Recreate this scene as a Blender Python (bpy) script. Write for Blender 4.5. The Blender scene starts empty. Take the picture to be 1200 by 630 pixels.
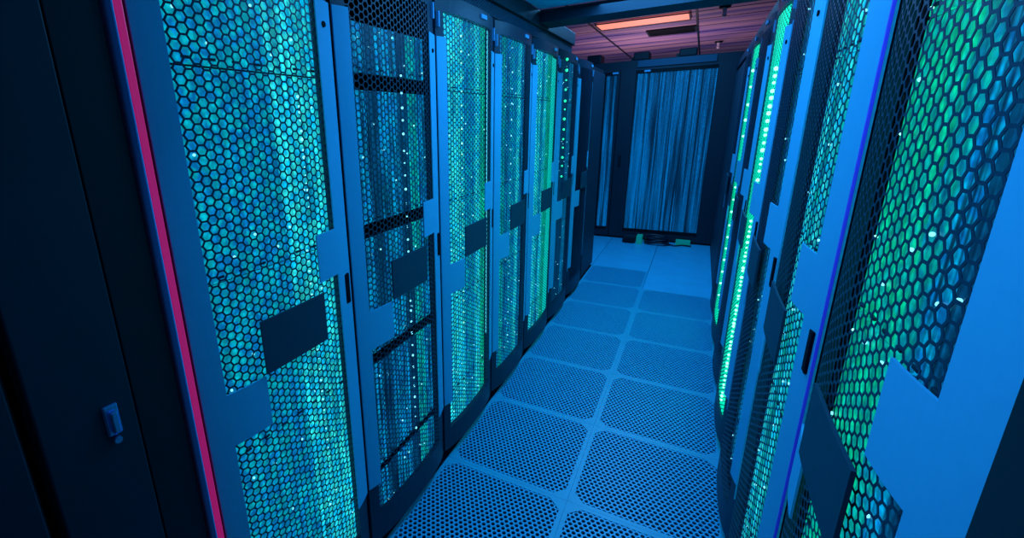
import bpy, math, random
from mathutils import Vector, Matrix
random.seed(7)
S = bpy.context.scene
C = S.collection
PI = math.pi

# ---------------------------------------------------------------- materials
def mat(name, base, rough=.5, metal=0., spec=.5, noise=0., nscale=30., em=None, es=0.):
    m = bpy.data.materials.new(name); m.use_nodes = True
    nt = m.node_tree; N = nt.nodes; L = nt.links
    b = N['Principled BSDF']
    b.inputs['Roughness'].default_value = rough
    b.inputs['Metallic'].default_value = metal
    b.inputs['Specular IOR Level'].default_value = spec
    tc = N.new('ShaderNodeTexCoord'); nz = N.new('ShaderNodeTexNoise')
    nz.inputs['Scale'].default_value = nscale; nz.inputs['Detail'].default_value = 3
    L.new(tc.outputs['Object'], nz.inputs['Vector'])
    mr = N.new('ShaderNodeMapRange')
    mr.inputs['To Min'].default_value = 1 - noise; mr.inputs['To Max'].default_value = 1 + noise
    L.new(nz.outputs['Fac'], mr.inputs['Value'])
    mx = N.new('ShaderNodeMix'); mx.data_type = 'RGBA'; mx.blend_type = 'MULTIPLY'
    mx.inputs['Factor'].default_value = 1
    mx.inputs['A'].default_value = (*base, 1)
    L.new(mr.outputs['Result'], mx.inputs['B'])
    L.new(mx.outputs['Result'], b.inputs['Base Color'])
    if em:
        b.inputs['Emission Color'].default_value = (*em, 1)
        b.inputs['Emission Strength'].default_value = es
    return m

def glow(name, c1, c2, strength, hz=90., vz=5., lo=.25, hi=1.2, power=1.):
    """lit server front: glowing grille, colour wanders between c1 and c2, fine grille rows, brightness streaks"""
    m = bpy.data.materials.new(name); m.use_nodes = True
    nt = m.node_tree; N = nt.nodes; L = nt.links
    b = N['Principled BSDF']; b.inputs['Base Color'].default_value = (.004, .02, .05, 1)
    b.inputs['Roughness'].default_value = .45
    g = N.new('ShaderNodeNewGeometry')
    mp = N.new('ShaderNodeVectorMath'); mp.operation = 'MULTIPLY'; mp.inputs[1].default_value = (hz, hz, vz)
    L.new(g.outputs['Position'], mp.inputs[0])
    n1 = N.new('ShaderNodeTexNoise'); n1.inputs['Scale'].default_value = 1; n1.inputs['Detail'].default_value = 2
    L.new(mp.outputs[0], n1.inputs['Vector'])
    n2 = N.new('ShaderNodeTexNoise'); n2.inputs['Scale'].default_value = 38; n2.inputs['Detail'].default_value = 2
    L.new(g.outputs['Position'], n2.inputs['Vector'])
    vo = N.new('ShaderNodeTexVoronoi'); vo.inputs['Scale'].default_value = 70
    L.new(g.outputs['Position'], vo.inputs['Vector'])
    r1 = N.new('ShaderNodeMapRange'); r1.inputs['From Min'].default_value = .35; r1.inputs['From Max'].default_value = .65
    r1.inputs['To Min'].default_value = lo; r1.inputs['To Max'].default_value = hi
    L.new(n1.outputs['Fac'], r1.inputs['Value'])
    r2 = N.new('ShaderNodeMapRange'); r2.inputs['From Min'].default_value = .0; r2.inputs['From Max'].default_value = .7
    r2.inputs['To Min'].default_value = 1.25; r2.inputs['To Max'].default_value = .6
    L.new(vo.outputs['Distance'], r2.inputs['Value'])
    mu = N.new('ShaderNodeMath'); mu.operation = 'MULTIPLY'
    L.new(r1.outputs['Result'], mu.inputs[0]); L.new(r2.outputs['Result'], mu.inputs[1])
    m2 = N.new('ShaderNodeMath'); m2.operation = 'MULTIPLY'; m2.inputs[1].default_value = strength
    L.new(mu.outputs[0], m2.inputs[0])
    r3 = N.new('ShaderNodeMapRange'); r3.inputs['From Min'].default_value = .4; r3.inputs['From Max'].default_value = .6
    L.new(n2.outputs['Fac'], r3.inputs['Value'])
    mx = N.new('ShaderNodeMix'); mx.data_type = 'RGBA'
    mx.inputs['A'].default_value = (*c1, 1); mx.inputs['B'].default_value = (*c2, 1)
    L.new(r3.outputs['Result'], mx.inputs['Factor'])
    L.new(mx.outputs['Result'], b.inputs['Emission Color'])
    L.new(m2.outputs[0], b.inputs['Emission Strength'])
    return m

M = dict(
    blue=mat('satin_blue_paint', (.07, .50, .80), .55, 0, .25, .04, 60),
    navy=mat('navy_powder_coat', (.005, .034, .065), .42, 0, .3, .15, 20),
    mesh=mat('dark_mesh_steel', (.004, .035, .075), .45, .0, .35, .1, 20),
    badge=mat('badge_navy_plastic', (.004, .06, .10), .6, 0, .2, .05, 20),
    black=mat('black_powder_coat', (.002, .012, .022), .5, 0, .25, .1, 10),
    panel=mat('dark_panel_paint', (.003, .025, .045), .5, 0, .3, .15, 8),
    slot=mat('slot_black', (.0005, .003, .01), .7, 0, .1),
    magenta=mat('magenta_reflection', (.60, .02, .20), .35, 0, .5, .1, 9, (1., .01, .20), .26),  # pink reflection on the row edge, put into colour and emission
    violet=mat('violet_sheen', (.30, .10, .95), .4, 0, .5),
    bead=mat('pale_blue_bead', (.10, .45, 1.0), .3, 0, .5),
    metal=mat('latch_metal', (.10, .35, .70), .25, .8, .5),
    tile=mat('floor_tile_blue', (.015, .43, .64), .38, 0, .5, .12, 12),
    tile_core=mat('floor_tile_core', (.03, .47, .76), .36, 0, .35, .12, 30),
    solid=mat('floor_tile_solid', (.04, .52, .80), .33, 0, .5, .15, 5),
    plenum=mat('plenum_dark', (.001, .006, .02), .8, 0, .1),
    head=mat('header_dark', (.003, .024, .045), .5, 0, .3, .2, 9),
    vent=mat('vent_sheet', (.008, .09, .17), .5, 0, .3, .1, 9),
    roof=mat('roof_panel_blue', (.04, .60, .95), .5, 0, .4, .35, 5),
    label=mat('pale_blue_label', (.10, .45, .80), .5, 0, .3),
    cable=mat('cable_black', (.003, .012, .03), .35, 0, .5),
    green=mat('green_box', (.01, .45, .30), .4, 0, .5, .1, 8, (0, .5, .3), .12),  # green glint lifted by faint emission; the boxes are no lamps
    white=mat('white_plastic', (.7, .65, .75), .4),
    lamp=mat('orange_lamp_diffuser', (.8, .3, .2), .5, 0, .3, 0, 1, (1.0, .30, .20), .95),
    led=mat('led_mint', (.2, .8, .6), .3, 0, .5, 0, 1, (.30, 1.0, .68), 2.2),
    led_green=mat('led_green', (.1, .8, .4), .3, 0, .5, 0, 1, (.02, 1.0, .35), 1.6),
    led_cyan=mat('led_cyan', (.2, .7, .9), .3, 0, .5, 0, 1, (.22, .85, 1.0), 1.5),
    sheet_green=mat('glow_sheet_green', (.1, .8, .5), .4, 0, .3, 0, 1, (.0, .66, .33), 2.0),
    sheet_soft=mat('glow_sheet_soft_green', (.1, .8, .5), .4, 0, .3, 0, 1, (.0, .58, .46), 1.1),
    sheet_cyan=mat('glow_sheet_cyan', (.1, .8, .8), .4, 0, .3, 0, 1, (.10, .80, .85), 1.0),
)
G = dict(
    cyan=glow('server_glow_cyan', (.0, .20, .58), (.0, .44, .56), 1.0, 40, 5, .75, 1.2),
    bright=glow('server_glow_bright', (.0, .38, .68), (.02, .62, .62), 1.45, 60, 4, .5, 1.3),
    dim=glow('server_glow_dim', (.0, .12, .38), (.0, .24, .46), 1.35, 80, 4, .1, 1.4),
    green=glow('server_glow_green', (.0, .42, .40), (.0, .64, .32), 1.05, 40, 3, .6, 1.2),
    teal=glow('server_glow_teal', (.0, .28, .50), (.0, .52, .44), 1.0, 50, 5, .45, 1.25),
    faint=glow('server_glow_faint', (.0, .05, .15), (.0, .07, .18), 1.0, 80, 4, .1, 1.4),
    blue=glow('server_glow_blue', (.0, .15, .55), (.0, .20, .62), 1.0, 42, .9, .12, 1.4),
)

# far ceiling: tiles with long streaks of reflected light in the colour, and a grid of seams
def ceiling_mat():
    m = bpy.data.materials.new('ceiling_tiles_lit_streaks'); m.use_nodes = True
    nt = m.node_tree; N = nt.nodes; L = nt.links; b = N['Principled BSDF']
    b.inputs['Roughness'].default_value = .6
    g = N.new('ShaderNodeNewGeometry')
    v = N.new('ShaderNodeVectorMath'); v.operation = 'MULTIPLY'; v.inputs[1].default_value = (.5, 3.2, 1)
    L.new(g.outputs['Position'], v.inputs[0])
    n = N.new('ShaderNodeTexNoise'); n.inputs['Scale'].default_value = 1.2; n.inputs['Detail'].default_value = 3
    L.new(v.outputs[0], n.inputs['Vector'])
    cr = N.new('ShaderNodeValToRGB')
    cr.color_ramp.elements[0].position = .36; cr.color_ramp.elements[0].color = (.15, .12, .42, 1)
    cr.color_ramp.elements[1].position = .64; cr.color_ramp.elements[1].color = (.62, .38, .50, 1)
    L.new(n.outputs['Fac'], cr.inputs['Fac'])
    L.new(cr.outputs['Color'], b.inputs['Base Color'])
    return m
M['ceil'] = ceiling_mat()

# ---------------------------------------------------------------- mesh helpers
class MB:
    def __init__(s): s.v = []; s.f = []
    def quad(s, a, b, c, d):
        n = len(s.v); s.v += [a, b, c, d]; s.f.append((n, n+1, n+2, n+3))
    def box(s, x0, x1, y0, y1, z0, z1, bev=0.):
        if bev <= 0:
            n = len(s.v)
            s.v += [(x, y, z) for x in (x0, x1) for y in (y0, y1) for z in (z0, z1)]
            s.f += [tuple(n+i for i in q) for q in ((0,1,3,2),(4,6,7,5),(0,4,5,1),(2,3,7,6),(0,2,6,4),(1,5,7,3))]
        else:
            import bmesh
            bm = bmesh.new(); bmesh.ops.create_cube(bm, size=1)
            for v in bm.verts:
                v.co = Vector(((x0+x1)/2+v.co.x*(x1-x0), (y0+y1)/2+v.co.y*(y1-y0), (z0+z1)/2+v.co.z*(z1-z0)))
            bmesh.ops.bevel(bm, geom=bm.edges[:], offset=bev, segments=2, affect='EDGES', profile=.5)
            s.add(bm)
        return s
    def add(s, bm):
        bm.verts.index_update(); n = len(s.v)
        s.v += [tuple(v.co) for v in bm.verts]; s.f += [tuple(n+v.index for v in f.verts) for f in bm.faces]; bm.free()
    def cyl(s, c, r, h, axis='Z', seg=16, r2=None):
        r2 = r if r2 is None else r2
        n = len(s.v)
        def P(a, rr, t):
            x, y = rr*math.cos(a), rr*math.sin(a)
            return {'Z': (c[0]+x, c[1]+y, c[2]+t), 'Y': (c[0]+x, c[1]+t, c[2]+y), 'X': (c[0]+t, c[1]+x, c[2]+y)}[axis]
        for i in range(seg): s.v.append(P(2*PI*i/seg, r, -h/2))
        for i in range(seg): s.v.append(P(2*PI*i/seg, r2, h/2))
        for i in range(seg):
            j = (i+1) % seg; s.f.append((n+i, n+j, n+seg+j, n+seg+i))
        s.f.append(tuple(n+i for i in reversed(range(seg)))); s.f.append(tuple(n+seg+i for i in range(seg)))
        return s
    def ball(s, c, r, seg=8, rings=5):
        n = len(s.v)
        for j in range(1, rings):
            t = PI*j/rings
            for i in range(seg):
                a = 2*PI*i/seg; s.v.append((c[0]+r*math.sin(t)*math.cos(a), c[1]+r*math.sin(t)*math.sin(a), c[2]+r*math.cos(t)))
        s.v += [(c[0], c[1], c[2]+r), (c[0], c[1], c[2]-r)]; T = len(s.v)-2
        for j in range(rings-2):
            for i in range(seg):
                k = (i+1) % seg; s.f.append((n+j*seg+i, n+(j+1)*seg+i, n+(j+1)*seg+k, n+j*seg+k))
        for i in range(seg):
            k = (i+1) % seg; s.f.append((T, n+i, n+k)); s.f.append((T+1, n+(rings-2)*seg+k, n+(rings-2)*seg+i))
        return s
    def tube(s, pts, r, seg=8):
        n = len(s.v); pts = [Vector(p) for p in pts]
        for i, p in enumerate(pts):
            t = (pts[min(i+1, len(pts)-1)]-pts[max(i-1, 0)]).normalized()
            up = Vector((0, 0, 1)) if abs(t.z) < .9 else Vector((1, 0, 0))
            a = t.cross(up).normalized(); b = t.cross(a)
            for k in range(seg):
                q = 2*PI*k/seg; s.v.append(tuple(p+a*r*math.cos(q)+b*r*math.sin(q)))
        for i in range(len(pts)-1):
            for k in range(seg):
                j = (k+1) % seg; s.f.append((n+i*seg+k, n+i*seg+j, n+(i+1)*seg+j, n+(i+1)*seg+k))
        s.f.append(tuple(n+k for k in range(seg))); s.f.append(tuple(n+(len(pts)-1)*seg+k for k in reversed(range(seg))))
        return s
    def data(s, name, m, smooth=False):
        me = bpy.data.meshes.new(name); me.from_pydata(s.v, [], s.f); me.materials.append(m)
        import bmesh
        bm = bmesh.new(); bm.from_mesh(me); bmesh.ops.recalc_face_normals(bm, faces=bm.faces[:]); bm.to_mesh(me); bm.free()
        if smooth:
            for p in me.polygons: p.use_smooth = True
        me.update(); return me
    def build(s, name, m, parent=None, smooth=False):
        return link(name, s.data(name, m, smooth), parent)

def link(name, me, parent=None):
    o = bpy.data.objects.new(name, me); C.objects.link(o)
    if parent: o.parent = parent
    return o
def tag(o, label, cat, group=None, kind=None):
    if label: o['label'] = label
    if cat: o['category'] = cat
    if group: o['group'] = group
    if kind: o['kind'] = kind
    return o
def empty(name, loc, rz=0):
    o = bpy.data.objects.new(name, None); C.objects.link(o); o.location = loc; o.rotation_euler.z = rz
    o.empty_display_size = .1
    return o
def struct(o): o['kind'] = 'structure'; return o

# perforated honeycomb sheet in the u-v plane; f(u, v, t) maps sheet coordinates and depth to space
def hexsheet(u0, u1, v0, v1, pitch, open_, thick, f, flat=True, keep=None):
    s = pitch/math.sqrt(3); du = 1.5*s; mb = MB(); V = {}
    def vert(u, v, t):
        k = (round(u*1e5), round(v*1e5), t)
        if k not in V: V[k] = len(mb.v); mb.v.append(f(u, v, t))
        return V[k]
    nc = int((u1-u0)/du)+2; nr = int((v1-v0)/pitch)+2
    for i in range(nc):
        for j in range(nr):
            cu = u0+i*du; cv = v0+j*pitch+(pitch/2 if i % 2 else 0)
            if cu > u1+s*.4 or cv > v1+s*.4: continue
            if keep and not keep(cu, cv): continue
            A = [(cu+s*math.cos(PI/3*k), cv+s*math.sin(PI/3*k)) for k in range(6)]
            B = [(cu+s*open_*math.cos(PI/3*k), cv+s*open_*math.sin(PI/3*k)) for k in range(6)]
            cl = lambda p: (min(max(p[0], u0-s*.2), u1+s*.2), min(max(p[1], v0-s*.2), v1+s*.2))
            A = [cl(p) for p in A]; B = [cl(p) for p in B]
            a0 = [vert(*p, 0) for p in A]; b0 = [vert(*p, 0) for p in B]
            a1 = [vert(*p, thick) for p in A]; b1 = [vert(*p, thick) for p in B]
            for k in range(6):
                l = (k+1) % 6
                for q in ((a0[k], a0[l], b0[l], b0[k]), (a1[l], a1[k], b1[k], b1[l]), (b0[k], b0[l], b1[l], b1[k])):
                    if len(set(q)) == 4: mb.f.append(q)
    return mb

# ---------------------------------------------------------------- the rack
# local frame: x = along the front (viewer's left to right), y = depth into the rack, z up; front plane y = 0
ZT, ZB = 2.06, .17
def bulge(u, W):
    t = abs(2*u/W-1)
    return .033*(1-t**3.0)
def curved(u0, u1, z0, z1, W, off, thick, n=10):
    """solid curved plate following the bowed door"""
    mb = MB(); k = n+1
    us = [u0+(u1-u0)*i/n for i in range(k)]
    for dy in (off, off-thick):
        for z in (z0, z1):
            for u in us: mb.v.append((u, -bulge(u, W)-dy, z))
    # order: [off z0][off z1][off-thick z0][off-thick z1]
    for i in range(n):
        mb.f += [(i, i+1, k+i+1, k+i), (2*k+i, 3*k+i, 3*k+i+1, 2*k+i+1), (i, 2*k+i, 2*k+i+1, i+1), (k+i, k+i+1, 3*k+i+1, 3*k+i)]
    mb.f += [(0, k, 3*k, 2*k), (n, 2*k+n, 3*k+n, k+n)]
    return mb

def door_data(W):
    """every mesh of one bowed perforated door of width W"""
    d = {}
    L1, R0 = .058, W-.078          # inner edges of the two painted strips
    # dark frame: rails and stiles behind the painted strips
    fr = MB()
    for a in (curved(.006, .05, .05, 2.12, W, -.003, .022, 4), curved(W-.07, W-.006, .05, 2.12, W, -.003, .022, 4),
              curved(.05, W-.07, 2.06, 2.12, W, -.003, .022, 12), curved(.05, W-.07, .05, .17, W, -.003, .022, 12)):
        n = len(fr.v); fr.v += a.v; fr.f += [tuple(n+i for i in q) for q in a.f]
    d['frame'] = fr.data('door', M['navy'])
    d['mesh'] = hexsheet(.04, W-.06, .16, 2.075, .0216, .80, .0007, lambda u, v, t: (u, -bulge(u, W)+.003+t, v)).data('perforated_panel', M['mesh'])
    # painted strips with their tabs: plate strip + tab joined in one mesh
    def strip(u0, u1, tu0, tu1, tz0, tz1, slot=None):
        mb = MB()
        zs = [(.315, 1.966)]
        parts = [curved(u0, u1, .315, 1.966, W, .004, .004, 6), curved(tu0, tu1, tz0, tz1, W, .004, .004, 5)]
        for a in parts:
            n = len(mb.v); mb.v += a.v; mb.f += [tuple(n+i for i in q) for q in a.f]
        return mb
    d['strip_l'] = strip(.004, L1, L1, .178*W/.6, .880, 1.022).data('side_strip', M['blue'])
    d['strip_r'] = strip(R0, W-.004, W-.178*W/.6, R0, 1.205, 1.345).data('side_strip', M['blue'])
    d['badge'] = curved(.178*W/.6, W-.178*W/.6, 1.030, 1.175, W, .012, .006, 8).data('badge', M['badge'])
    b = MB(); u = W-.034
    y = -bulge(u, W)
    b.box(u-.014, u+.014, y-.0065, y+.01, 1.09, 1.19, .003)
    d['latch'] = b.data('latch', M['slot'])
    k = MB().cyl((W-.045, -bulge(W-.045, W)-.004, 1.905), .008, .006, 'Y')
    d['key_hole'] = k.data('key_hole', M['slot'])
    h = MB()
    h.box(.012, .02, -.012, 0, 2.00, 2.055); h.box(W-.03, W-.022, -.016, -.002, 2.02, 2.075)
    d['hinge'] = h.data('hinge', M['label'])
    l = MB(); uu = W*.62; l.box(uu, uu+.06, -bulge(uu+.03, W)-.004, -bulge(uu+.03, W)+.003, 2.085, 2.102)
    d['label'] = l.data('label', M['label'])
    return d

def body_data(W, D=.95, H=2.13):
    b = MB(); t = .012
    b.box(0, t, .03, D, .0, H); b.box(W-t, W, .03, D, .0, H)
    b.box(t, W-t, D-t, D, .0, H); b.box(t, W-t, .03, D-t, H-t, H); b.box(t, W-t, .03, D-t, .0, .05)
    for u in (.014, W-.030): b.box(u, u+.016, .10, .13, .05, H-t)      # mounting rails
    return b.data('cabinet_body', M['black'])

DOOR = {.6: door_data(.592), .56: door_data(.556)}
BODY = {.6: body_data(.6), .56: body_data(.56)}

# blade enclosure: local origin at its front-bottom-left corner
def enclosure_data(gl, H, W=.50):
    ch = MB(); ch.box(0, W, .012, .55, 0, H); ch.box(-.006, 0, 0, .02, 0, H); ch.box(W, W+.006, 0, .02, 0, H)
    n = 8; w = W/n
    bl = MB(); bl.box(.0015, w-.0015, 0, .012, .002, H-.002, .001)
    hd = MB(); hd.box(.022, w-.022, -.005, 0, .012, .018, .001)
    ld = MB().ball((w*.5, -.003, H*.5), .0035)
    return dict(chassis=ch.data('chassis', M['black']), blade=bl.data('blade', gl),
                handle=hd.data('handle', M['navy']), led=ld.data('status_light', M['led_cyan']), w=w, n=n)
ENC = {}
def enc(glk, H):
    k = (glk, H)
    if k not in ENC: ENC[k] = enclosure_data(G[glk], H)
    return ENC[k]

LEVELS = [(.10, .20, 'lowest'), (.303, .4885, 'second from bottom'), (.793, .4885, 'middle'), (1.283, .4885, 'second from top'), (1.773, .30, 'topmost')]
GAPPED = [(.10, .19, 'lowest'), (.33, .44, 'second from bottom'), (.82, .44, 'middle'), (1.31, .44, 'second from top'), (1.80, .15, 'topmost')]
def place(o, loc, rz): o.location = loc; o.rotation_euler.z = rz

def glow_sheet(W, u0, u1, z0, z1, m, parent):
    o = curved(u0, u1, z0, z1, W, -.010, .002, 10).build('glow_sheet', M[m], parent); o['label'] = 'glow sheet added behind the mesh'  # added glowing sheet, makes the mesh look lit from within

def make_rack(side, a, W, label, glow_key, levels=(0, 1, 2, 3, 4), where='', mixed=None, leds=None, glow_sheets=None, gapped=False):
    """side 'L': front at x=-.6 facing +x, spans y a..a+W.  side 'R': front at x=.6 facing -x."""
    key = .6 if W > .57 else .56
    rz = PI/2 if side == 'L' else -PI/2
    base = (-.6, a, 0) if side == 'L' else (.6, a+W, 0)
    r = empty('server_rack', base, rz)
    tag(r, label, 'server rack', 'perforated server racks along the aisle')
    link('cabinet_body', BODY[key], r)
    dd = DOOR[key]
    dr = link('door', dd['frame'], r); dr.location.x = .004
    for nme, k in (('perforated_panel', 'mesh'), ('side_strip', 'strip_l'), ('side_strip', 'strip_r'), ('badge', 'badge'),
                   ('latch', 'latch'), ('key_hole', 'key_hole'), ('hinge', 'hinge'), ('label', 'label')):
        o = link(nme, dd[k], dr)
        if k == 'badge': o['label'] = 'blank dark navy rectangular badge'
        if k.startswith('strip'): o['label'] = 'bright blue painted side strip with a square tab'
    if leds:
        for (u, z0, z1, n, m, rad, *ly) in leds:
            ly = ly[0] if ly else .012
            me = MB().ball((0, 0, 0), rad).data('indicator_light', M[m])
            for i in range(n):
                o = link('indicator_light', me, r)
                o.location = (u, ly if ly is not None else -bulge(u, W)-.001, z0+(z1-z0)*(i/(n-1))+random.uniform(-.006, .006))
                k = random.uniform(.7, 1.2); o.scale = (k, k, k)
    if glow_sheets:
        for (u, z0, z1, w, m) in glow_sheets:
            glow_sheet(W, u-w/2, u+w/2, z0, z1, m, r)
    for li in levels:
        z, H, word = (GAPPED if gapped else LEVELS)[li]
        g = (mixed or {}).get(li, glow_key)
        d = enc(g if isinstance(g, str) else g[0], H)
        off = Matrix.Rotation(rz, 4, 'Z') @ Vector(((W-.50)/2, .024, z))
        e = empty('blade_enclosure', Vector(base)+off, rz)
        tag(e, '%s glowing blade enclosure inside the %s' % (word, where), 'server', 'blade enclosures in the racks')
        link('chassis', d['chassis'], e)
        for i in range(d['n']):
            gg = g if isinstance(g, str) else g[i]
            de = enc(gg, H)
            b = link('blade', de['blade'], e); b.location.x = i*d['w']
            h = link('handle', de['handle'], b)
            s_ = link('status_light', de['led'], b); s_.location = (random.uniform(-.02, .02), 0, random.uniform(-.45, .45)*H)
    return r

B8 = lambda *k: tuple(k)
# ---- left row (near to far)
dimmix = B8('faint', 'dim', 'faint', 'dim', 'dim', 'faint', 'teal', 'dim')
make_rack('L', .508, .56, 'nearest rack of the left row, cyan glow, beside the painted magenta reflection', 'cyan', where='nearest left rack',
          mixed={i: B8('cyan', 'cyan', 'cyan', 'cyan', 'cyan', 'bright', 'bright', 'bright') for i in range(5)},
          leds=[(.425, 1.42, 1.72, 14, 'led_cyan', .004), (.40, .55, 1.3, 22, 'led_cyan', .003)])
make_rack('L', 1.07, .6, 'second rack of the left row, dim behind its dark mesh', 'dim', where='second left rack',
          mixed={i: dimmix for i in range(5)}, gapped=True, leds=[(.37, .35, 1.80, 30, 'led_cyan', .0045)])
make_rack('L', 1.67, .6, 'third rack of the left row, bright cyan glow', 'bright', where='third left rack',
          mixed={i: B8('bright', 'bright', 'bright', 'bright', 'cyan', 'cyan', 'bright', 'green') for i in range(5)},
          leds=[(.26, .6, 2.0, 26, 'led', .004)], glow_sheets=[(.485, .5, 2.05, .012, 'sheet_cyan')])
make_rack('L', 2.27, .6, 'fourth rack of the left row, dim left half and lit right half', 'dim', where='fourth left rack',
          mixed={i: B8('faint', 'dim', 'teal', 'dim', 'cyan', 'cyan', 'bright', 'dim') for i in range(5)},
          leds=[(.30, .3, 1.9, 20, 'led_cyan', .005)])
make_rack('L', 2.87, .6, 'fifth rack of the left row, bright green cyan glow', 'bright', where='fifth left rack',
          mixed={i: B8('bright', 'bright', 'bright', 'bright', 'dim', 'bright', 'green', 'green') for i in range(5)}, glow_sheets=[(.43, .2, 2.04, .12, 'sheet_soft')])
make_rack('L', 3.47, .6, 'sixth rack of the left row, dark with a column of green lights', 'faint', where='sixth left rack',
          mixed={i: B8('teal', 'faint', 'faint', 'faint', 'faint', 'faint', 'dim', 'dim') for i in range(5)},
          leds=[(.13, 1.22, 2.06, 13, 'led_green', .009, None), (.135, .3, 1.1, 18, 'led_cyan', .006)])
make_rack('L', 4.07, .6, 'seventh rack of the left row, unlit and seen edge on', 'faint', levels=(), where='')
# ---- right row
rm = B8('green', 'green', 'green', 'teal', 'dim', 'faint', 'faint', 'faint')
make_rack('R', .53, .6, 'nearest rack of the right row, green lit mesh filling the right edge', 'green', where='nearest right rack',
          mixed={i: rm for i in range(5)}, leds=[(.10, .9, 1.95, 7, 'led', .0028)])
make_rack('R', 1.13, .6, 'second rack of the right row, even teal glow', 'teal', where='second right rack',
          mixed={i: B8('bright', 'teal', 'bright', 'teal', 'green', 'teal', 'bright', 'teal') for i in range(5)},
          leds=[(.47, .5, 1.9, 24, 'led', .003)])
make_rack('R', 1.73, .6, 'third rack of the right row, dark with a teal lit far side', 'dim', where='third right rack',
          mixed={i: B8('faint', 'dim', 'faint', 'dim', 'dim', 'teal', 'bright', 'teal') for i in range(5)})
make_rack('R', 2.33, .6, 'fourth rack of the right row, glowing green with a dotted light column', 'green', where='fourth right rack',
          mixed={i: B8('green', 'green', 'green', 'green', 'green', 'green', 'green', 'teal') for i in range(5)},
          leds=[(.475, .25, 1.17, 40, 'led', .006, None), (.475, 1.36, 1.82, 16, 'led', .0075, None)], glow_sheets=[(.30, .18, 2.05, .44, 'sheet_green')])
make_rack('R', 2.93, .6, 'fifth rack of the right row, dim between two green lit racks', 'dim', where='fifth right rack')
make_rack('R', 3.53, .6, 'sixth rack of the right row, narrow green glow near the far end', 'green', where='sixth right rack',
          leds=[(.475, .4, 1.17, 10, 'led', .007, None), (.475, 1.5, 1.9, 5, 'led', .008, None)], glow_sheets=[(.30, .18, 2.05, .44, 'sheet_green')])
make_rack('R', 4.13, .6, 'seventh rack of the right row, unlit and seen edge on', 'faint', levels=())

# ---- dark solid-front cabinets
def dark_cabinet(loc, rz, W, label, latch=None, D=.95, H=2.12, split=None, panelmat='panel'):
    r = empty('dark_cabinet', loc, rz); tag(r, label, 'cabinet')
    MB().box(0, W, .012, D, 0, H).build('cabinet_body', M['black'], r)
    p1 = split or W-.006
    d = MB().box(.006, p1, -.006, .012, .04, H-.04, .003).build('door_panel', M[panelmat], r)
    if split: MB().box(split+.004, W-.004, .0, .012, .02, H-.02, .002).build('frame_post', M['black'], r)
    if latch:
        u, z = latch
        la = MB().box(u-.013, u+.013, -.014, -.006, z-.035, z+.03, .003); la.build('latch', M['metal'], d)
        MB().box(u-.006, u+.007, -.024, -.014, z-.028, z+.018, .003).cyl((u, -.012, z-.045), .007, .012, 'Y').build('lever', M['metal'], d)
    return r
dark_cabinet((-.6, .222, 0), PI/2, .255, 'black cabinet with a small latch at the left edge, beside the painted magenta reflection', latch=(.115, 1.105), split=.16)
dark_cabinet((-.6, -.42, 0), PI/2, .63, 'black cabinet in the lower left corner, past the narrow gap')
dark_cabinet((-.6, 4.68, 0), PI/2, .6, 'plain black cabinet closing the far end of the left row')
dark_cabinet((.577, .505, 0), -PI/2, .9, 'black cabinet cutting off the lower right corner', panelmat='black')
for i, y in enumerate((4.74, 5.35, 5.96)):
    dark_cabinet((.6, y+.6, 0), -PI/2, .6, 'plain black cabinet at the far end of the right row, %s' % ('nearest of three', 'middle of three', 'farthest of three')[i])

gk = empty('painted_sheen', (.594, 1.128, 0)); tag(gk, 'thin strip painting a violet reflection between the two nearest right racks', 'sheen')  # violet reflection between the racks, built as a thin coloured strip
MB().box(-.006, .0, -.0022, .0022, .3, 2.1, .001).build('sheen_strip', M['violet'], gk)
# trim post starting the left row, its magenta reflection built in as self-glow
t = empty('row_end_trim', (-.6, .485, 0), PI/2); tag(t, 'tall trim post with a painted magenta reflection, between black cabinet and first glowing rack', 'trim')
b_ = MB().box(.004, .022, -.012, .10, .0, 2.2, .003).build('trim_strip', M['magenta'], t); b_['label'] = 'self-glowing strip painting a magenta reflection'  # strip stands in for the magenta reflection on the post
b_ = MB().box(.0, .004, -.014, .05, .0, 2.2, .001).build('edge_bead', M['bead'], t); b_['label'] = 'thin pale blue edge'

# ---------------------------------------------------------------- floor
struct(MB().box(-3.2, 3.2, -1.5, 12, -.45, -.40).build('floor', M['plenum']))
T0 = 1.709; TS = .6
def perforated_tile():
    fr = MB(); g = .0004; a = .019; c = .048; h = TS/2
    O = [(-h+g, -h+g), (h-g, -h+g), (h-g, h-g), (-h+g, h-g)]
    i = h-a
    I = [(-i+c, -i), (i-c, -i), (i, -i+c), (i, i-c), (i-c, i), (-i+c, i), (-i, i-c), (-i, -i+c)]
    for z in (0, -.03):
        for p in O: fr.v.append((*p, z))
        for p in I: fr.v.append((*p, z))
    for k, fl in ((0, False), (12, True)):
        Q = [(0, 1, 5, 4), (1, 2, 7, 6), (2, 3, 9, 8), (3, 0, 11, 10), (1, 6, 5), (2, 8, 7), (3, 10, 9), (0, 4, 11)]
        for q in Q: fr.f.append(tuple(k+j for j in q))
    for j in range(4): fr.f.append((j, (j+1) % 4, 12+(j+1) % 4, 12+j))
    for j in range(8): fr.f.append((4+j, 4+(j+1) % 8, 16+(j+1) % 8, 16+j))
    hs = hexsheet(-i, i, -i, i, .0225, .70, .006, lambda u, v, t: (v, u, -.0008-t),
                  keep=lambda u, v: abs(u)+abs(v) < 2*i-c+.004)
    return fr.data('tile_frame', M['tile']), hs.data('perforated_field', M['tile_core'])
TF, TH = perforated_tile()
WORD = ['nearest', 'second', 'third', 'fourth', 'fifth', 'sixth', 'seventh', 'eighth', 'ninth', 'tenth']
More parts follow.
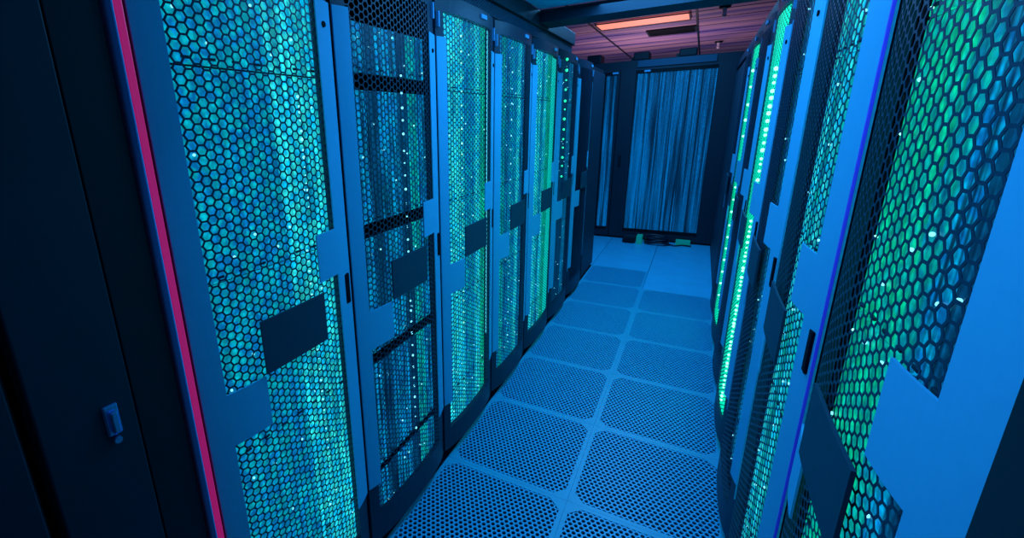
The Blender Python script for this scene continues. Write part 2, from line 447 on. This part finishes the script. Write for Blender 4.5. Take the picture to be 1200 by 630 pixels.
def put_tile(x, k, label):
    t = empty('perforated_floor_tile', (x, T0+TS*(k+.5), 0)); tag(t, label, 'floor tile', 'perforated floor tiles')
    link('tile_frame', TF, t); link('perforated_field', TH, t)
def solid_tile(x, k, label, n=1):
    o = MB().box(-TS/2+.002, TS/2-.002, -TS/2+.002, TS/2-.002+TS*(n-1), -.03, 0, .002).build('solid_floor_tile', M['solid'])
    o.location = (x, T0+TS*(k+.5), 0); tag(o, label, 'floor tile', 'solid floor tiles')
for side, x in (('left', -.3), ('right', .3)):
    n = 0
    for k in range(-2, 9):
        perf = k < (6 if side == 'left' else 5)
        if perf: put_tile(x, k, 'perforated floor tile, %s along the %s side of the aisle' % (WORD[n], side))
        else: solid_tile(x, k, 'smooth solid floor tile on the %s side, %s beyond the perforated ones' % (side, WORD[k-(6 if side == 'left' else 5)]))
        n += 1
for k in range(6, 9):
    solid_tile(-.9, k, 'solid floor tile in the recess past the left row, %s of three' % ('nearest', 'middle', 'farthest')[k-6])
# raised floor below the rack rows and beyond the end cabinets
struct(MB().box(-3.0, -.602, -1.4, T0+6*TS-.002, -.03, -.0005).build('floor_left_row', M['plenum']))
struct(MB().box(.602, 3.0, -1.4, 7.1, -.03, -.0005).build('floor_right_row', M['plenum']))
struct(MB().box(-3.0, 3.0, 7.112, 12, -.03, 0).build('floor_far', M['plenum']))
struct(MB().box(-3.0, -1.202, T0+6*TS, 7.1, -.03, -.0005).build('floor_recess', M['plenum']))

# ---------------------------------------------------------------- end cabinets
EY = 6.75
def end_cabinet(x0, x1, m0, m1, label, gl, blades):
    r = empty('end_cabinet', (x0, EY, 0)); tag(r, label, 'cabinet')
    W = x1-x0; a, b = m0-x0, m1-x0
    bd = MB(); bd.box(0, .015, .03, .9, 0, 2.25); bd.box(W-.015, W, .03, .9, 0, 2.25); bd.box(.015, W-.015, .88, .9, 0, 2.25)
    bd.box(.015, W-.015, .03, .88, 2.235, 2.25); bd.box(.015, W-.015, .03, .88, 0, .05)
    bd.build('cabinet_body', M['black'], r)
    fr = MB(); fr.box(.002, a, 0, .03, .03, 2.25); fr.box(b, W-.002, 0, .03, .03, 2.25)
    fr.box(a, b, 0, .03, .03, .10); fr.box(a, b, 0, .03, 2.225, 2.25)
    d = fr.build('door', M['panel'], r)
    hexsheet(a, b, .10, 2.225, .0216, .8, .003, lambda u, v, t: (u, .012+t, v)).build('perforated_panel', M['panel'], d)
    if blades:
        MB().box(a+.1, a+.17, -.004, 0, 2.20, 2.222).build('label', M['label'], d)
        MB().box(W*.045, W*.045+.03, -.03, 0, 1.02, 1.16, .006).build('handle', M['black'], d)
    return r
end_cabinet(-.66, .68, -.48, .43, 'wide end cabinet with a blue lit mesh door facing down the aisle', 'blue', 9)
end_cabinet(-1.30, -.665, -.86, -.70, 'narrow mesh fronted end cabinet left of the wide blue one', 'blue', 2)
def cable_panel(x0, x1, label):
    r = empty('server_stack', (x0, EY+.12, .12)); tag(r, label, 'server')
    W = x1-x0
    MB().box(0, W, .02, .5, 0, 2.08).build('chassis', M['black'], r)
    n = max(2, round(W/.15))
    for i in range(n):
        for j in range(1):
            MB().box(i*W/n+.006, (i+1)*W/n-.006, 0, .02, .01, 2.07, .002).build('blade', G['blue'], r)
cable_panel(-.48, .43, 'blue glowing server stack behind the wide end mesh door')
cable_panel(-.86, -.70, 'narrow dim server stack behind the left end mesh door')
# crown vent band above the end cabinets
o = empty('vent_header', (-1.3, EY+.03, 2.253)); tag(o, 'low perforated vent band lying on top of the end cabinets', 'vent')
MB().box(0, 1.98, .02, .8, 0, .10).build('housing', M['head'], o)
MB().box(.83, 1.70, .0, .02, .012, .09).build('vent_face', M['vent'], o)
for i, (x0, x1, z1) in enumerate(((-1.11, -.93, 2.465), (-.53, -.345, 2.45), (-.01, .185, 2.445))):
    q = MB().box(x0, x1, EY+.05, EY+.3, 2.353, z1, .012).box(x0-.03, x0+.01, EY+.08, EY+.25, 2.353, 2.353+(z1-2.353)*.45)
    tag(q.build('junction_box', M['black']), 'black box on top of the end cabinets, %s' % ('leftmost of three', 'middle of three', 'rightmost of three')[i], 'box', 'boxes on the end cabinets')

# cable coil and boxes on the floor before the end cabinet
co = MB(); pts = []
for i in range(90):
    a = i*.35; r = .10+.012*math.sin(i*.9)
    pts.append((-.02+r*1.35*math.cos(a), 6.57+r*.7*math.sin(a), .018+.0012*i+.004*math.sin(i)))
co.tube(pts, .012); co.tube([(.1, 6.58, .02), (.2, 6.55, .012), (.28, 6.62, .012), (.38, 6.60, .012)], .009)
tag(co.build('cable_coil', M['cable'], None, True), 'black cable coil on the floor before the end cabinet', 'cable')
q = MB().box(-.265, -.195, 6.50, 6.64, .0, .11, .004).build('green_box', M['green']); tag(q, 'small green box beside the cable coil', 'box')
q = MB().box(.20, .37, 6.64, 6.70, .0, .07, .004).build('green_strip_box', M['green']); tag(q, 'low green strip box right of the cable coil', 'box')
q = MB().box(-.44, -.28, 6.52, 6.68, .0, .09, .01).box(-.42, -.30, 6.50, 6.52, .02, .035).build('black_box', M['black']); tag(q, 'black box left of the green box on the floor', 'box')

# ---------------------------------------------------------------- headers, beam, roof
def header(name, x0, x1, y0, y1, label, vent):
    r = empty(name, (0, y0, 2.135)); tag(r, label, 'header')
    L = y1-y0; zb, zt = (.065, .152) if vent else (.0, .065)
    MB().box(x0, x1, 0, L, zb, zt, .004).build('housing', M['head'], r)
    if vent:
        MB().box(x0, x1-.03, 0, L, 0, zb).build('back_box', M['black'], r)
        hexsheet(.02, L-.02, .004, zb-.003, .014, .72, .002, lambda u, v, t: (x1-(.018+t), u, v)).build('vent_panel', M['vent'], r)
    return r
header('overhead_header', -1.5, -.60, .3, 3.93, 'dark overhead header box running above the left racks', True)
header('overhead_header', .60, 1.5, .3, 6.6, 'dark overhead header box running above the right racks', False)
bm_ = empty('cross_beam', (0, 3.0, 2.218)); tag(bm_, 'dark beam crossing the aisle overhead between both rows', 'beam')
MB().box(-.598, .64, 0, .22, 0, .066, .003).build('beam_box', M['head'], bm_)
MB().box(-.598, .64, -.010, 0, -.003, .006).build('edge_lip', M['head'], bm_)
MB().box(-.598, .64, -.010, 0, .058, .067).build('edge_lip', M['head'], bm_)
for i, y in enumerate((.86, 1.93)):
    p = MB().box(-.598, .598, 0, 1.05, 0, .012, .002); p = p.build('roof_panel', M['roof']); p.location = (0, y, 2.288)
    tag(p, 'blue overhead roof panel, %s' % ('nearer one' if i == 0 else 'one next to the dark beam'), 'roof panel', 'roof panels over the aisle')

# room shell
struct(MB().box(-4.5, 4.5, 3.4, 14, 3.0, 3.05).build('ceiling', M['ceil']))
struct(MB().box(-4.5, 4.5, 14, 14.1, -.4, 3.0).build('wall_back', M['panel']))
struct(MB().box(-4.6, -4.5, 3.4, 14, -.4, 3.0).build('wall_left', M['panel']))
struct(MB().box(4.5, 4.6, 3.4, 14, -.4, 3.0).build('wall_right', M['panel']))
for i, x in enumerate((-1.27, .10, 1.47)):
    struct(MB().box(x-.012, x+.012, 3.5, 14, 2.985, 2.9995).build('trim_%d' % (i+1), M['head']))
for i in range(14):
    struct(MB().box(-4.5, 4.5, 5.9+.6*i, 5.9+.6*i+.007, 2.995, 2.9995).build('trim_%d' % (i+4), M['head']))
la = empty('ceiling_light', (-.59, 7.86, 2.985)); tag(la, 'glowing orange ceiling light panel seen past the dark beam', 'ceiling light')
MB().box(-.62, .62, -.25, -.23, -.012, 0).box(-.62, .62, .23, .25, -.012, 0).box(-.62, -.60, -.23, .23, -.012, 0).box(.60, .62, -.23, .23, -.012, 0).build('light_frame', M['head'], la)
MB().box(-.60, .60, -.23, .23, -.008, .0).build('diffuser', M['lamp'], la)
ve = empty('ceiling_vent', (-.27, 9.03, 2.99)); tag(ve, 'dark rectangular ceiling vent behind the orange light', 'vent')
MB().box(-.36, .36, -.28, .28, -.012, 0).build('vent_frame', M['head'], ve)
sl = MB()
for i in range(8): sl.box(-.33, .33, -.25+i*.066, -.225+i*.066, -.02, -.012)
sl.build('vent_slats', M['black'], ve)
for i, (x, y) in enumerate(((.42, 7.55), (.43, 10.9))):
    d = empty('sprinkler_head', (x, y, 2.992)); tag(d, 'small white sprinkler head with dark base on ceiling, %s one' % ('nearer', 'farther')[i], 'sprinkler', 'sprinkler heads')
    MB().cyl((0, 0, -.012), .06, .024, r2=.07).build('base', M['black'], d)
    MB().cyl((0, 0, -.06), .016, .08, r2=.03).ball((0, 0, -.10), .03).build('nozzle', M['white'], d)

# ---------------------------------------------------------------- light
def area(name, loc, rot, sx, sy, power, col):
    l = bpy.data.lights.new(name, 'AREA'); l.shape = 'RECTANGLE'; l.size = sx; l.size_y = sy; l.energy = power; l.color = col
    o = bpy.data.objects.new(name, l); C.objects.link(o); o.location = loc; o.rotation_euler = rot
    return o
BL = (.08, .44, 1.0)
area('aisle_light', (0, 1.7, 2.27), (0, 0, 0), .5, .9, 13, BL)
area('aisle_light', (0, 2.8, 2.27), (0, 0, 0), .5, .7, 12, BL)
area('aisle_light', (-.1, 5.0, 2.9), (0, 0, 0), .6, 1.8, 62, BL)
area('aisle_light', (-.36, .32, 2.25), (0, -1.22, 0), .3, .9, 14.5, BL)  # unseen side lamp, added to brighten the near right strips
pl = bpy.data.lights.new('ceiling_fill', 'POINT'); pl.energy = 90; pl.color = (1.0, .66, .90); pl.shadow_soft_size = .5  # hidden pink lamp added beyond the end cabinets to light the far ceiling
o = bpy.data.objects.new('ceiling_fill', pl); C.objects.link(o); o.location = (-.6, 9.6, 1.4)

w = bpy.data.worlds.new('room_ambient'); S.world = w; w.use_nodes = True
bg = w.node_tree.nodes['Background']; bg.inputs['Color'].default_value = (.02, .36, .85, 1); bg.inputs['Strength'].default_value = .22

# ---------------------------------------------------------------- camera
f, ya, pi_, ro = 530.1, -.5361, -.2738, -.031
fw = Vector((math.sin(ya)*math.cos(pi_), math.cos(ya)*math.cos(pi_), math.sin(pi_)))
r_ = Vector((math.cos(ya), -math.sin(ya), 0)); u_ = r_.cross(fw)
c_, s_ = math.cos(ro), math.sin(ro)
R_ = c_*r_+s_*u_; U_ = -s_*r_+c_*u_
cd = bpy.data.cameras.new('camera'); cam = bpy.data.objects.new('camera', cd); C.objects.link(cam)
cd.sensor_width = 36; cd.lens = f*36/1200; cd.shift_x = 98/1200; cd.shift_y = -20.1/1200; cd.clip_start = .02
cam.matrix_world = Matrix(((R_.x, U_.x, -fw.x, .335), (R_.y, U_.y, -fw.y, 0), (R_.z, U_.z, -fw.z, 1.635), (0, 0, 0, 1)))
S.camera = cam
S.view_settings.view_transform = 'Standard'; S.view_settings.look = 'None'
S.view_settings.gamma = 1; S.view_settings.use_curve_mapping = False; S.view_settings.exposure = 0
